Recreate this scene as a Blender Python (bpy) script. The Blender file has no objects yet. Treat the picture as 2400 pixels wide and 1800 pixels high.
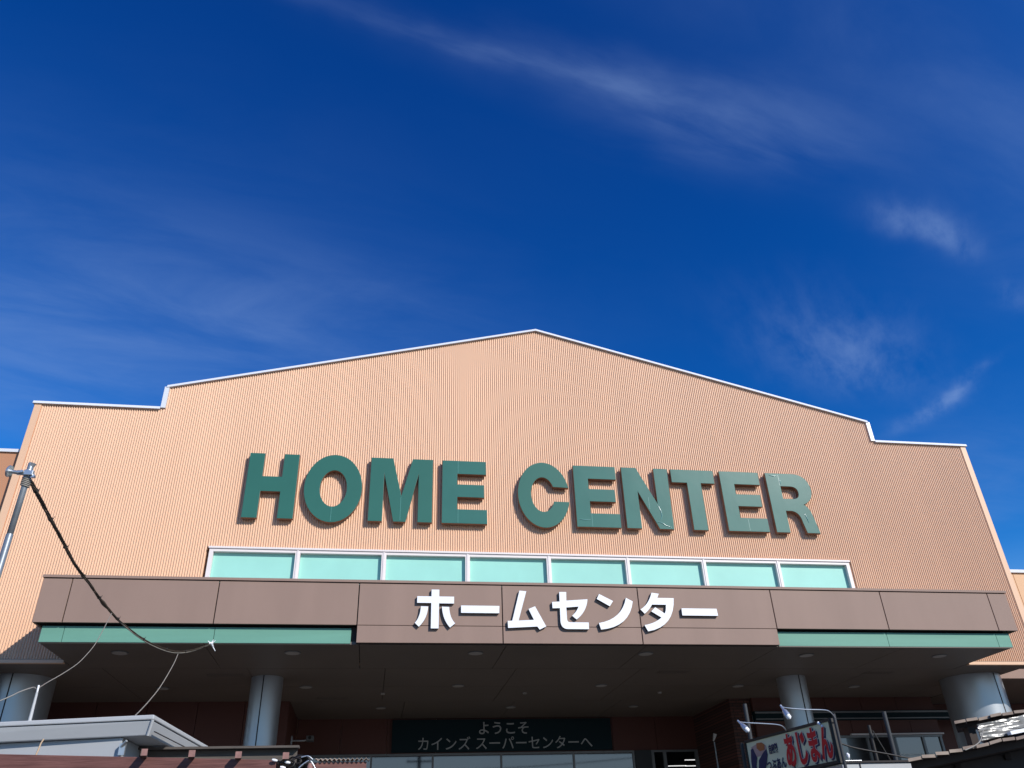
import bpy, bmesh, math, random
from mathutils import Vector, Matrix
random.seed(7)
scene = bpy.context.scene
COL = scene.collection
EYE = 1.6

# ------------------------------------------------------------------ camera
FPX = 1881.6
pitch, yaw, roll = math.radians(31.32), math.radians(10.05), math.radians(-2.153)
FWD = Vector((math.sin(yaw)*math.cos(pitch), math.cos(yaw)*math.cos(pitch), math.sin(pitch)))
r0 = Vector((math.cos(yaw), -math.sin(yaw), 0)); u0 = r0.cross(FWD)
RGT = math.cos(roll)*r0 + math.sin(roll)*u0
UPV = -math.sin(roll)*r0 + math.cos(roll)*u0
cd = bpy.data.cameras.new('camera'); cam = bpy.data.objects.new('camera', cd); COL.objects.link(cam)
M = Matrix((RGT, UPV, -FWD)).transposed().to_4x4(); M.translation = Vector((0, 0, EYE))
cam.matrix_world = M
cd.sensor_width = 36; cd.lens = FPX/2400*36; cd.clip_end = 3000; cd.clip_start = 0.05
scene.camera = cam

def P(px, py, D):
    """world point at depth y=D on the sight line of a pixel of the 2400x1800 photo (used to read off sizes)"""
    d = RGT*(px-1200)/FPX - UPV*(py-900)/FPX + FWD
    d = d*(D/d.y)
    return Vector((d.x, d.y, d.z+EYE))
def Pz(px, py, z):
    d = RGT*(px-1200)/FPX - UPV*(py-900)/FPX + FWD
    d = d*((z-EYE)/d.z)
    return Vector((d.x, d.y, d.z+EYE))

# ------------------------------------------------------------------ sun and sky
SUN = Vector((0.75, -1.0, 0.76)).normalized()
sl = bpy.data.lights.new('sun', 'SUN'); sl.energy = 4.4; sl.angle = math.radians(0.5); sl.color = (1.0, 0.955, 0.89)
so = bpy.data.objects.new('sun', sl); COL.objects.link(so)
so.rotation_euler = SUN.to_track_quat('Z', 'Y').to_euler()
w = bpy.data.worlds.new('World'); scene.world = w; w.use_nodes = True
nt = w.node_tree; nt.nodes.clear(); N = nt.nodes; L = nt.links
def nn(t, **k):
    n = N.new(t)
    for a, b in k.items(): setattr(n, a, b)
    return n
def link(a, b): L.new(a, b)
def mth(op, a, b=None, c=None, clamp=False):
    n = nn('ShaderNodeMath', operation=op); n.use_clamp = clamp
    for i, v in enumerate((a, b, c)):
        if v is None: continue
        if isinstance(v, (int, float)): n.inputs[i].default_value = v
        else: link(v, n.inputs[i])
    return n.outputs[0]
SKY_CURVE = ((3.0, 0.05), (1.64, 0.46), (1.25, 1.10))   # a deep polarised blue overhead, paler towards the horizon
sky = nn('ShaderNodeTexSky', sky_type='NISHITA'); sky.sun_disc = False
sky.sun_elevation = math.asin(SUN.z); sky.sun_rotation = math.atan2(SUN.x, SUN.y)
sky.air_density = 1.0; sky.dust_density = 0.15; sky.ozone_density = 3.0; sky.altitude = 300
sep = nn('ShaderNodeSeparateColor'); link(sky.outputs[0], sep.inputs[0]); cmb = nn('ShaderNodeCombineColor')
for k_, (pw, ga) in enumerate(SKY_CURVE):
    link(mth('MINIMUM', mth('MULTIPLY', mth('POWER', sep.outputs[k_], pw), ga), (1.6, 4.6, 8.6)[k_]), cmb.inputs[k_])
tc = nn('ShaderNodeTexCoord'); sx = nn('ShaderNodeSeparateXYZ'); link(tc.outputs['Generated'], sx.inputs[0])
hz_ = nn('ShaderNodeMapRange', interpolation_type='SMOOTHSTEP'); link(sx.outputs[2], hz_.inputs[0]); hz_.inputs[1].default_value = 0.30; hz_.inputs[2].default_value = 0.02
tint = nn('ShaderNodeMix', data_type='RGBA'); link(hz_.outputs[0], tint.inputs[0]); link(cmb.outputs[0], tint.inputs[6]); tint.inputs[7].default_value = (6.2, 7.9, 9.2, 1)
# cirrus: placed on a flat layer high above, in the sky's own coordinates
zc = mth('MAXIMUM', sx.outputs[2], 0.05)
CX = mth('DIVIDE', sx.outputs[0], zc); CY = mth('DIVIDE', sx.outputs[1], zc)
def noise(ang, sxy, scale, detail=6, rough=0.6, off=0.0, dist=0.0):
    ca, sa = math.cos(ang), math.sin(ang)
    u = mth('ADD', mth('MULTIPLY', CX, ca), mth('MULTIPLY', CY, sa))
    v = mth('ADD', mth('MULTIPLY', CX, -sa), mth('MULTIPLY', CY, ca))
    cb = nn('ShaderNodeCombineXYZ'); link(mth('MULTIPLY', u, sxy[0]), cb.inputs[0]); link(mth('MULTIPLY', v, sxy[1]), cb.inputs[1]); cb.inputs[2].default_value = off
    n = nn('ShaderNodeTexNoise'); n.inputs['Scale'].default_value = scale; n.inputs['Detail'].default_value = detail
    n.inputs['Roughness'].default_value = rough; n.inputs['Distortion'].default_value = dist
    link(cb.outputs[0], n.inputs['Vector']); return n.outputs['Fac']
def ramp(x, a, b):
    n = nn('ShaderNodeMapRange', interpolation_type='SMOOTHSTEP'); link(x, n.inputs[0])
    n.inputs[1].default_value = a; n.inputs[2].default_value = b; return n.outputs[0]
WX = noise(0.3, (1, 1), 2.3, 4, 0.55, 9.1); WY = noise(0.3, (1, 1), 2.3, 4, 0.55, 4.7)
DX = mth('MULTIPLY', mth('SUBTRACT', WX, 0.5), 0.16); DY = mth('MULTIPLY', mth('SUBTRACT', WY, 0.5), 0.16)
PX = mth('ADD', CX, DX); PY = mth('ADD', CY, DY)
def blob(cx, cy, ang, ln, wd, amp):
    ca, sa = math.cos(math.radians(ang)), math.sin(math.radians(ang))
    dx = mth('SUBTRACT', PX, cx); dy = mth('SUBTRACT', PY, cy)
    u = mth('DIVIDE', mth('ADD', mth('MULTIPLY', dx, ca), mth('MULTIPLY', dy, sa)), ln)
    v = mth('DIVIDE', mth('ADD', mth('MULTIPLY', dx, -sa), mth('MULTIPLY', dy, ca)), wd)
    q = mth('ADD', mth('MULTIPLY', u, u), mth('MULTIPLY', v, v))
    return mth('MULTIPLY', mth('EXPONENT', mth('MULTIPLY', q, -1.0)), amp)
def total(L_):
    t = L_[0]
    for b in L_[1:]: t = mth('ADD', t, b)
    return t
streak = total([blob(0.03, 0.690, 12, 0.20, 0.017, 0.34), blob(0.17, 0.722, 13, 0.15, 0.014, 0.34), blob(0.22, 0.715, 10, 0.26, 0.045, 0.28),
                blob(0.36, 0.770, 16, 0.16, 0.045, 0.36), blob(0.54, 0.80, 5, 0.24, 0.085, 0.55)])
fib1 = ramp(noise(0.22, (1.0, 4.0), 3.0, 7, 0.55, 1.3, 0.3), 0.18, 0.80)
wisps = total([blob(0.93, 0.955, 12, 0.10, 0.035, 0.85), blob(1.05, 0.995, 35, 0.09, 0.028, 0.95),
               blob(1.02, 1.38, 24, 0.26, 0.12, 0.66), blob(1.14, 1.46, 20, 0.16, 0.07, 0.35),
               blob(1.405, 1.50, -89, 0.09, 0.022, 0.9), blob(1.395, 1.64, -80, 0.11, 0.045, 1.0), blob(1.30, 1.14, 30, 0.08, 0.03, 0.5)])
fib2 = ramp(noise(0.9, (1.0, 2.6), 5.5, 9, 0.60, 5.3, 0.15), 0.22, 0.80)
veil = total([blob(0.95, 0.70, 20, 0.45, 0.16, 0.34), blob(0.55, 0.60, 10, 0.35, 0.07, 0.14), blob(-0.75, 1.55, -15, 0.65, 0.42, 0.70), blob(1.75, 2.2, 0, 0.55, 0.55, 0.45), blob(-0.20, 1.45, 0, 0.5, 0.20, 0.34), blob(1.25, 1.0, 20, 0.3, 0.2, 0.20)])
fib3 = mth('ADD', mth('MULTIPLY', ramp(noise(0.15, (1.0, 2.4), 1.9, 7, 0.6, 7.7, 0.4), 0.25, 0.8), 0.85), 0.25)
cl = mth('ADD', mth('ADD', mth('MULTIPLY', streak, fib1), mth('MULTIPLY', wisps, fib2)), mth('MULTIPLY', veil, fib3))
cl = mth('MULTIPLY', cl, 0.40, clamp=True)
cm = nn('ShaderNodeMix', data_type='RGBA'); link(cl, cm.inputs[0]); link(tint.outputs[2], cm.inputs[6]); cm.inputs[7].default_value = (2.6, 4.0, 7.2, 1)
bg = nn('ShaderNodeBackground'); bg.inputs['Strength'].default_value = 0.10
link(cm.outputs[2], bg.inputs[0]); wo = nn('ShaderNodeOutputWorld'); link(bg.outputs[0], wo.inputs[0])
scene.view_settings.view_transform = 'Standard'; scene.view_settings.look = 'None'
scene.view_settings.exposure = 0.0; scene.view_settings.gamma = 1.0
scene.render.engine = 'CYCLES'; scene.cycles.max_bounces = 8; scene.cycles.use_denoising = True

# ------------------------------------------------------------------ materials
def mat(name, color, rough=0.6, metal=0.0, spec=0.5, var=0.0, vscale=2.0, vstretch=(1, 1, 1), bump=0.0, bscale=20.0, bstretch=(1, 1, 1), coat=0.0, color2=None, ior=1.5, bdist=0.01):
    m = bpy.data.materials.new(name); m.use_nodes = True; t = m.node_tree; b = t.nodes['Principled BSDF']
    b.inputs['Roughness'].default_value = rough; b.inputs['Metallic'].default_value = metal; b.inputs['Specular IOR Level'].default_value = spec
    b.inputs['IOR'].default_value = ior; b.inputs['Coat Weight'].default_value = coat; b.inputs['Coat Roughness'].default_value = 0.15
    b.inputs['Base Color'].default_value = (*color, 1)
    def nz(scale, st, detail=5):
        c = t.nodes.new('ShaderNodeTexCoord'); mp = t.nodes.new('ShaderNodeMapping'); mp.inputs['Scale'].default_value = st
        t.links.new(c.outputs['Object'], mp.inputs[0]); n = t.nodes.new('ShaderNodeTexNoise'); n.inputs['Scale'].default_value = scale; n.inputs['Detail'].default_value = detail
        t.links.new(mp.outputs[0], n.inputs['Vector']); return n.outputs['Fac']
    if var > 0 or color2:
        f = nz(vscale, vstretch); mr = t.nodes.new('ShaderNodeMapRange'); mr.inputs[1].default_value = 0.3; mr.inputs[2].default_value = 0.7
        t.links.new(f, mr.inputs[0]); mx = t.nodes.new('ShaderNodeMix'); mx.data_type = 'RGBA'
        c2 = color2 or tuple(c*(1-var) for c in color)
        mx.inputs[6].default_value = (*color, 1); mx.inputs[7].default_value = (*c2, 1)
        t.links.new(mr.outputs[0], mx.inputs[0]); t.links.new(mx.outputs[2], b.inputs['Base Color'])
    if bump > 0:
        f = nz(bscale, bstretch, 3); bp = t.nodes.new('ShaderNodeBump'); bp.inputs['Strength'].default_value = bump; bp.inputs['Distance'].default_value = bdist
        t.links.new(f, bp.inputs['Height']); t.links.new(bp.outputs[0], b.inputs['Normal'])
    return m
M_ = dict(
    wall=mat('corrugated_peach_paint', (0.785, 0.483, 0.308), 0.40, spec=0.55, var=0.07, vscale=1.2, vstretch=(1, 1, 0.12)),
    trim=mat('peach_flat_trim', (0.80, 0.50, 0.32), 0.5),
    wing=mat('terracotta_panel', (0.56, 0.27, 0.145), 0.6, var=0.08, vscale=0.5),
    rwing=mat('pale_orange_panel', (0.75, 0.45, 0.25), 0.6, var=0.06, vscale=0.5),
    white=mat('white_coping_metal', (0.72, 0.74, 0.78), 0.35, spec=0.5),
    frame=mat('pinkish_white_window_paint', (0.80, 0.72, 0.70), 0.45),
    teal=mat('mint_tinted_pane', (0.36, 0.71, 0.61), 0.3, spec=0.35, var=0.10, vscale=1.1),
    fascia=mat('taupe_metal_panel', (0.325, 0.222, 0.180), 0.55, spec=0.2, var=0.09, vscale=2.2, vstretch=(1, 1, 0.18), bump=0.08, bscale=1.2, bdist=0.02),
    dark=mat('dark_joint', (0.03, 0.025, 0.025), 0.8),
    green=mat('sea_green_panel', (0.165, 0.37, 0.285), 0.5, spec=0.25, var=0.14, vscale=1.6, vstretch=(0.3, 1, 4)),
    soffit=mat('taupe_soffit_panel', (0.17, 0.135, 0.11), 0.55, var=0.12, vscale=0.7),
    lamp=mat('downlight_opal', (0.42, 0.39, 0.36), 0.4),
    column=mat('silver_blue_column_metal', (0.52, 0.535, 0.55), 0.36, metal=0.6, var=0.05, vscale=1.0),
    brown=mat('red_brown_cladding', (0.115, 0.036, 0.024), 0.6, var=0.12, vscale=0.6),
    brick=mat('dark_brick', (0.11, 0.045, 0.032), 0.8, var=0.3, vscale=6),
    navy=mat('dark_navy_board', (0.006, 0.022, 0.028), 0.6, spec=0.2),
    grey=mat('grey_metal_frame', (0.20, 0.20, 0.20), 0.4, metal=0.3),
    steel=mat('galvanised_steel', (0.62, 0.65, 0.68), 0.38, metal=0.8, var=0.15, vscale=14),
    pipe=mat('weathered_steel_pipe', (0.34, 0.37, 0.40), 0.42, metal=0.6, var=0.25, vscale=9),
    darkpaint=mat('dark_grey_post_paint', (0.05, 0.052, 0.055), 0.5, spec=0.3),
    black=mat('black_rubber', (0.022, 0.018, 0.015), 0.55),
    cable=mat('brown_black_cable', (0.055, 0.038, 0.025), 0.6, var=0.4, vscale=30),
    wire=mat('pale_grey_wire', (0.27, 0.25, 0.22), 0.5),
    twine=mat('beige_twine', (0.60, 0.42, 0.25), 0.8),
    kiosk=mat('grey_painted_roof_metal', (0.50, 0.51, 0.515), 0.42, spec=0.45, var=0.06, vscale=3, vstretch=(1, 1, 4)),
    kiosk2=mat('light_grey_kiosk_wall', (0.48, 0.49, 0.50), 0.5, var=0.05, vscale=2),
    redwood=mat('red_brown_timber', (0.20, 0.085, 0.07), 0.7, color2=(0.115, 0.045, 0.038), vscale=3, vstretch=(1, 1, 14), bump=0.4, bscale=8, bstretch=(1, 1, 12)),
    greywood=mat('grey_weathered_timber', (0.12, 0.10, 0.085), 0.8, color2=(0.075, 0.062, 0.052), vscale=4, vstretch=(1, 1, 9)),
    endgrain=mat('pink_end_grain', (0.36, 0.19, 0.165), 0.8, var=0.3, vscale=30),
    letter=mat('teal_sign_film', (0.034, 0.150, 0.120), 0.42, spec=0.25, var=0.12, vscale=0.8),
    crease=mat('creased_teal_sign_film', (0.042, 0.165, 0.140), 0.38, spec=0.22, var=0.14, vscale=1.3, bump=0.16, bscale=1.1, bstretch=(1, 1, 0.7), bdist=0.05),
    seamfilm=mat('pale_film_edge', (0.09, 0.26, 0.22), 0.3, spec=0.6),
    creasefilm=mat('film_fold_highlight', (0.15, 0.34, 0.31), 0.22, spec=0.8),
    lside=mat('rusty_letter_return', (0.30, 0.145, 0.085), 0.6, var=0.3, vscale=3),
    kana=mat('white_sign_letter', (0.90, 0.91, 0.94), 0.4),
    kside=mat('dark_letter_return', (0.035, 0.045, 0.055), 0.6),
    greytext=mat('grey_sign_lettering', (0.45, 0.47, 0.46), 0.5),
    signface=mat('olive_cream_sign_face', (0.80, 0.78, 0.50), 0.5, spec=0.3, var=0.1, vscale=3),
    signred=mat('red_sign_ink', (0.62, 0.004, 0.012), 0.5),
    signwhite=mat('pale_outline_ink', (0.72, 0.62, 0.52), 0.5),
    signink=mat('navy_sign_ink', (0.014, 0.02, 0.08), 0.4),
    orange=mat('orange_print', (0.45, 0.14, 0.04), 0.4),
    pinkp=mat('pink_print', (0.50, 0.33, 0.28), 0.4),
    board=mat('pale_shingle_board', (0.42, 0.34, 0.27), 0.8, color2=(0.17, 0.12, 0.10), vscale=2.2),
    rooftop=mat('dark_board_and_underside_shade', (0.05, 0.035, 0.03), 0.8, var=0.3, vscale=4),
    film=mat('wrinkled_clear_wrap', (0.30, 0.29, 0.27), 0.28, spec=0.6, color2=(0.06, 0.062, 0.06), vscale=6, vstretch=(1, 1, 2.5), bump=0.45, bscale=5, bdist=0.05),
    roofmetal=mat('building_roof_metal', (0.30, 0.30, 0.30), 0.5),
    asphalt=mat('asphalt', (0.055, 0.055, 0.055), 0.9, color2=(0.040, 0.040, 0.042), vscale=1.5, bump=0.4, bscale=60),
    paving=mat('concrete_paving', (0.20, 0.185, 0.165), 0.85, var=0.2, vscale=1.2),
    inner=mat('shop_interior_dark', (0.05, 0.055, 0.06), 0.8),
)
def emis(name, c, s):
    m = bpy.data.materials.new(name); m.use_nodes = True; b = m.node_tree.nodes['Principled BSDF']
    b.inputs['Emission Color'].default_value = (*c, 1); b.inputs['Emission Strength'].default_value = s; b.inputs['Base Color'].default_value = (.8, .8, .8, 1); return m
M_['tubelamp'] = emis('lit_fluorescent_tube', (1, 1, 1), 1.6)
def glassmat(name, color, trans, ior=2.3):
    m = bpy.data.materials.new(name); m.use_nodes = True; t = m.node_tree; b = t.nodes['Principled BSDF']
    b.inputs['Base Color'].default_value = (*color, 1); b.inputs['Roughness'].default_value = 0.03; b.inputs['IOR'].default_value = ior
    if trans > 0:
        g = t.nodes.new('ShaderNodeBsdfTransparent'); mx = t.nodes.new('ShaderNodeMixShader'); mx.inputs[0].default_value = trans
        t.links.new(b.outputs[0], mx.inputs[1]); t.links.new(g.outputs[0], mx.inputs[2])
        t.links.new(mx.outputs[0], t.nodes['Material Output'].inputs[0])
    return m
M_['glass'] = glassmat('reflective_shop_glass', (0.012, 0.014, 0.016), 0.0)
M_['clearglass'] = glassmat('clear_door_glass', (0.01, 0.012, 0.014), 0.72, 1.6)

# brick pattern for the brick pier
def brick_material():
    m = M_['brick']; t = m.node_tree; b = t.nodes['Principled BSDF']
    c = t.nodes.new('ShaderNodeTexCoord'); br = t.nodes.new('ShaderNodeTexBrick'); mp = t.nodes.new('ShaderNodeMapping')
    mp.inputs['Rotation'].default_value = (math.pi/2, 0, 0)
    t.links.new(c.outputs['Object'], mp.inputs[0]); t.links.new(mp.outputs[0], br.inputs['Vector'])
    br.inputs['Color1'].default_value = (0.15, 0.055, 0.04, 1); br.inputs['Color2'].default_value = (0.08, 0.035, 0.028, 1); br.inputs['Mortar'].default_value = (0.025, 0.022, 0.02, 1)
    br.inputs['Scale'].default_value = 1.0; br.inputs['Brick Width'].default_value = 0.21; br.inputs['Row Height'].default_value = 0.07; br.inputs['Mortar Size'].default_value = 0.01
    t.links.new(br.outputs['Color'], b.inputs['Base Color'])
brick_material()

# ------------------------------------------------------------------ mesh helpers
class MB:
    def __init__(s): s.v = []; s.f = []; s.mi = []; s.sm = []
    def face(s, pts, mi=0, sm=False):
        i = len(s.v); s.v += [tuple(p) for p in pts]; s.f.append(tuple(range(i, i+len(pts)))); s.mi.append(mi); s.sm.append(sm); return s
    def mesh(s, V, F, mi=0, sm=False):
        i = len(s.v); s.v += [tuple(p) for p in V]
        for f in F: s.f.append(tuple(k+i for k in f)); s.mi.append(mi); s.sm.append(sm)
        return s
    def box(s, x0, y0, z0, x1, y1, z1, mi=0):
        V = [(x, y, z) for z in (z0, z1) for x, y in ((x0, y0), (x1, y0), (x1, y1), (x0, y1))]
        return s.mesh(V, [(0, 3, 2, 1), (4, 5, 6, 7), (0, 1, 5, 4), (1, 2, 6, 5), (2, 3, 7, 6), (3, 0, 4, 7)], mi)
    def prism(s, bot, top, mi=0):
        n = len(bot); V = list(bot)+list(top)
        return s.mesh(V, [tuple(reversed(range(n))), tuple(range(n, 2*n))]+[(i, (i+1) % n, n+(i+1) % n, n+i) for i in range(n)], mi)
    def bar(s, a, b, w, h, up=Vector((0, 0, 1)), mi=0):
        a = Vector(a); b = Vector(b); d = (b-a).normalized(); sd = d.cross(up)
        if sd.length < 1e-4: sd = d.cross(Vector((1, 0, 0)))
        sd.normalize(); u = sd.cross(d); sd = sd*w/2; u = u*h/2
        return s.prism([a-sd-u, a+sd-u, a+sd+u, a-sd+u], [b-sd-u, b+sd-u, b+sd+u, b-sd+u], mi)
    def tube(s, pts, r, n=8, mi=0, caps=True):
        pts = [Vector(p) for p in pts]; rs = r if isinstance(r, (list, tuple)) else [r]*len(pts)
        V = []; ref = None
        for i, p in enumerate(pts):
            d = (pts[min(i+1, len(pts)-1)]-pts[max(i-1, 0)]).normalized()
            if ref is None: ref = d.orthogonal().normalized()
            ref = (ref-d*ref.dot(d)).normalized(); b = d.cross(ref)
            for k in range(n):
                a = 2*math.pi*k/n; V.append(p+(ref*math.cos(a)+b*math.sin(a))*rs[i])
        F = [(i*n+k, i*n+(k+1) % n, (i+1)*n+(k+1) % n, (i+1)*n+k) for i in range(len(pts)-1) for k in range(n)]
        s.mesh(V, F, mi, True)
        if caps:
            s.face([V[k] for k in reversed(range(n))], mi); s.face(V[-n:], mi)
        return s
    def build(s, name, mats, parent=None, label=None, org=None, bevel=0):
        me = bpy.data.meshes.new(name)
        o0 = Vector(org) if org is not None else Vector((0, 0, 0))
        me.from_pydata([tuple(Vector(v)-o0) for v in s.v], [], s.f); 
        for m in (mats if isinstance(mats, (list, tuple)) else [mats]): me.materials.append(M_[m])
        for p, i, q in zip(me.polygons, s.mi, s.sm): p.material_index = i; p.use_smooth = q
        me.validate(); me.update()
        bm = bmesh.new(); bm.from_mesh(me); bmesh.ops.recalc_face_normals(bm, faces=bm.faces); bm.to_mesh(me); bm.free()
        return place(me, name, parent, label, o0, bevel)
def place(me, name, parent, label, loc=Vector((0, 0, 0)), bevel=0):
    o = bpy.data.objects.new(name, me); COL.objects.link(o)
    if parent is not None:
        o.parent = parent; o.location = Vector(loc)-world_loc(parent)
    else: o.location = loc
    if label: o['label'] = label
    if bevel:
        md = o.modifiers.new('bevel', 'BEVEL'); md.width = bevel; md.segments = 2; md.limit_method = 'ANGLE'
    return o
def world_loc(o):
    v = Vector(o.location)
    while o.parent is not None: o = o.parent; v = v+Vector(o.location)
    return v
def thing(name, loc, label, cat, group=None):
    o = bpy.data.objects.new(name, None); COL.objects.link(o); o.location = loc; o.empty_display_size = 0.2
    return tag(o, label, cat, group)
def tag(o, label, cat, group=None):
    o['label'] = label; o['category'] = cat
    if group: o['group'] = group
    return o
def smooth(pts, n=6):
    pts = [Vector(p) for p in pts]; out = []
    for i in range(len(pts)-1):
        a = pts[max(i-1, 0)]; b = pts[i]; c = pts[i+1]; d = pts[min(i+2, len(pts)-1)]
        for k in range(n):
            t = k/n; out.append(0.5*((2*b)+(c-a)*t+(2*a-5*b+4*c-d)*t*t+(3*b-a-3*c+d)*t**3))
    return out+[pts[-1]]
def glyph(name, contours, origin, depth, front, side, parent, label=None, U=Vector((1, 0, 0)), V=Vector((0, 0, 1)), bevel=0.006):
    """solid letter from outlines given in its own plane; front faces get `front`, returns get `side`"""
    cu = bpy.data.curves.new('outline', 'CURVE'); cu.dimensions = '2D'; cu.fill_mode = 'BOTH'; cu.extrude = max(depth/2-bevel, 0.001); cu.bevel_depth = bevel; cu.bevel_resolution = 1; cu.offset = -bevel
    xs = [p[0] for c in contours for p in c]; zs = [p[1] for c in contours for p in c]; cx = (min(xs)+max(xs))/2; cz = min(zs)
    for c in contours:
        sp = cu.splines.new('POLY'); sp.points.add(len(c)-1); sp.use_cyclic_u = True
        for k, p in enumerate(c): sp.points[k].co = (p[0]-cx, p[1]-cz, 0, 1)
    return curve_to_obj(cu, name, origin+U*cx+V*cz, U, V, depth, front, side, parent, label)
def curve_to_obj(cu, name, loc, U, V, depth, front, side, parent, label, thr=0.5):
    t = bpy.data.objects.new('outline', cu); COL.objects.link(t)
    dg = bpy.context.evaluated_depsgraph_get(); me = bpy.data.meshes.new_from_object(t.evaluated_get(dg))
    bpy.data.objects.remove(t)
    W = U.cross(V)
    R = Matrix((U, V, W)).transposed()
    me.materials.clear(); me.materials.append(M_[front]); me.materials.append(M_[side])
    for p in me.polygons: p.material_index = 0 if p.normal.z > thr and p.center.z > -1e-5 else 1; p.use_smooth = False
    me.transform(R.to_4x4()); me.update()
    return place(me, name, parent, label, loc)
def text(name, body, loc, size, U, V, mname, parent, depth=0.006, bold=0.0, sx=1.0, sp=1.0, shear=0.0, label=None, align='LEFT'):
    c = bpy.data.curves.new('lettering', 'FONT'); c.body = body; c.size = size; c.extrude = depth/2; c.offset = bold; c.space_character = sp; c.shear = shear; c.align_x = align; c.resolution_u = 3
    t = bpy.data.objects.new('lettering', c); COL.objects.link(t)
    dg = bpy.context.evaluated_depsgraph_get(); me = bpy.data.meshes.new_from_object(t.evaluated_get(dg)); bpy.data.objects.remove(t)
    W = U.cross(V); R = Matrix((U, V, W)).transposed(); me.transform(Matrix.Diagonal((sx, 1, 1, 1))); me.transform(R.to_4x4())
    me.materials.clear(); me.materials.append(M_[mname])
    for p in me.polygons: p.material_index = 0
    return place(me, name, parent, label, loc)
def ell(cx, cz, rx, rz, a0=0, a1=360, n=40):
    full = abs(a1-a0) >= 360; k = n if full else n+1
    return [(cx+rx*math.cos(math.radians(a0+(a1-a0)*i/n)), cz+rz*math.sin(math.radians(a0+(a1-a0)*i/n))) for i in range(k)]
def quad(a, c, b, n=8):
    return [((1-t)**2*a[0]+2*t*(1-t)*c[0]+t*t*b[0], (1-t)**2*a[1]+2*t*(1-t)*c[1]+t*t*b[1]) for t in [i/n for i in range(n+1)]]
Z = lambda z: z+EYE

# ------------------------------------------------------------------ ground
g = MB().face([(-600, -600, 0), (600, -600, 0), (600, 900, 0), (-600, 900, 0)]).build('asphalt_ground', 'asphalt'); g['kind'] = 'structure'
g = MB().box(-9, 12.5, 0.0, 17, 23.1, 0.12).build('pavement', 'paving'); g['kind'] = 'structure'

# ------------------------------------------------------------------ the store building
WY_ = 16.6; HS = Z(3.62)
B = thing('home_center_building', (3.6, 16.6, 0), 'peach corrugated store building with stepped gable, mint windows and a taupe entrance canopy', 'building')
prof = [(-7.64, 9.11), (-5.0, 9.11), (-5.0, 9.67), (3.6, 11.90), (12.23, 9.67), (12.23, 9.11), (14.82, 9.11)]
def top(x):
    if x < -5.0 or x > 12.23: return Z(9.11)
    return Z(9.67+(11.90-9.67)*(1-abs(x-3.6)/(8.6 if x < 3.6 else 8.63)))
# corrugated front: real ribs
mb = MB(); pitch_, amp = 0.0500, 0.0205
x0, x1 = -7.53, 14.70; n = int((x1-x0)/pitch_)*12; xs = [x0+(x1-x0)*i/n for i in range(n+1)]
for br in (-5.0, 12.23, -3.55, 10.75):
    xs += [br-0.0004, br+0.0004]
xs = sorted(xs)
def wy(x):
    c = math.cos(2*math.pi*(x-x0)/pitch_); c = math.copysign(abs(c)**0.6, c)
    return WY_-amp/2*(1+c)
BOT = Z(3.66); WT = Z(5.93)
def strip(seg, zb, zt):
    V = []
    for x in seg: V += [(x, wy(x), zb(x)), (x, wy(x), zt(x))]
    return V, [(2*i, 2*i+2, 2*i+3, 2*i+1) for i in range(len(seg)-1)]
low = [x for x in xs if True]
V, F = strip(xs, lambda x: BOT, lambda x: Z(4.70)); mb.mesh(V, F, 0, True)
for seg in ([x for x in xs if x <= -3.55], [x for x in xs if x >= 10.75]):
    V, F = strip(seg, lambda x: Z(4.70), lambda x: WT); mb.mesh(V, F, 0, True)
V, F = strip(xs, lambda x: WT, top); mb.mesh(V, F, 0, True)
facade = mb.build('corrugated_wall', 'wall', B)
# backing wall behind the ribs and around the windows
mb = MB()
mb.box(-7.60, 16.615, BOT, -3.55, 17.0, WT); mb.box(10.75, 16.615, BOT, 14.78, 17.0, WT); mb.box(-3.55, 16.80, BOT, 10.75, 17.0, WT)
fr = [(x, 16.615, Z(z)-0.02) for x, z in prof]; fr = [(-7.60, 16.615, WT)]+[(max(-7.60, min(14.78, a)), b, c) for a, b, c in fr]+[(14.78, 16.615, WT)]
mb.prism(fr, [(a, 17.0, c) for a, b, c in fr])
mb.build('backing_wall', 'trim', B)
# plain corner strips and the bottom drip trim
MB().box(-7.64, 16.565, BOT, -7.50, 17.0, Z(9.08)).build('corner_trim', 'trim', B)
MB().box(14.68, 16.565, BOT, 14.82, 17.0, Z(9.08)).build('corner_trim', 'trim', B)
for a, b in ((-7.64, -5.74), (12.94, 14.82)): MB().box(a, 16.54, Z(3.60), b, 16.64, Z(3.66)).build('bottom_trim', 'trim', B)
# white coping along the stepped gable
mb = MB()
for (a, b) in zip(prof[:-1], prof[1:]):
    vert = abs(a[0]-b[0]) < 1e-6
    if vert:
        s_ = -1 if a[0] < 3 else 1; x = a[0]; lo, hi = sorted((a[1], b[1]))
        mb.box(min(x+s_*0.045, x-s_*0.055), 16.545, Z(lo)+0.003, max(x+s_*0.045, x-s_*0.055), 17.05, Z(hi)-0.015)
    else:
        ax, az = a; bx, bz = b
        if az == bz: ax -= 0.04 if ax < -7 else -0.052; bx += 0.04 if bx > 14 else -0.052
        f = [(ax, 16.53, Z(az)-0.035), (bx, 16.53, Z(bz)-0.035), (bx, 16.55, Z(bz)+0.03), (ax, 16.55, Z(az)+0.03)]
        mb.prism(f, [(p[0], 17.06, p[2]) for p in f])
mb.build('coping', 'white', B)
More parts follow.
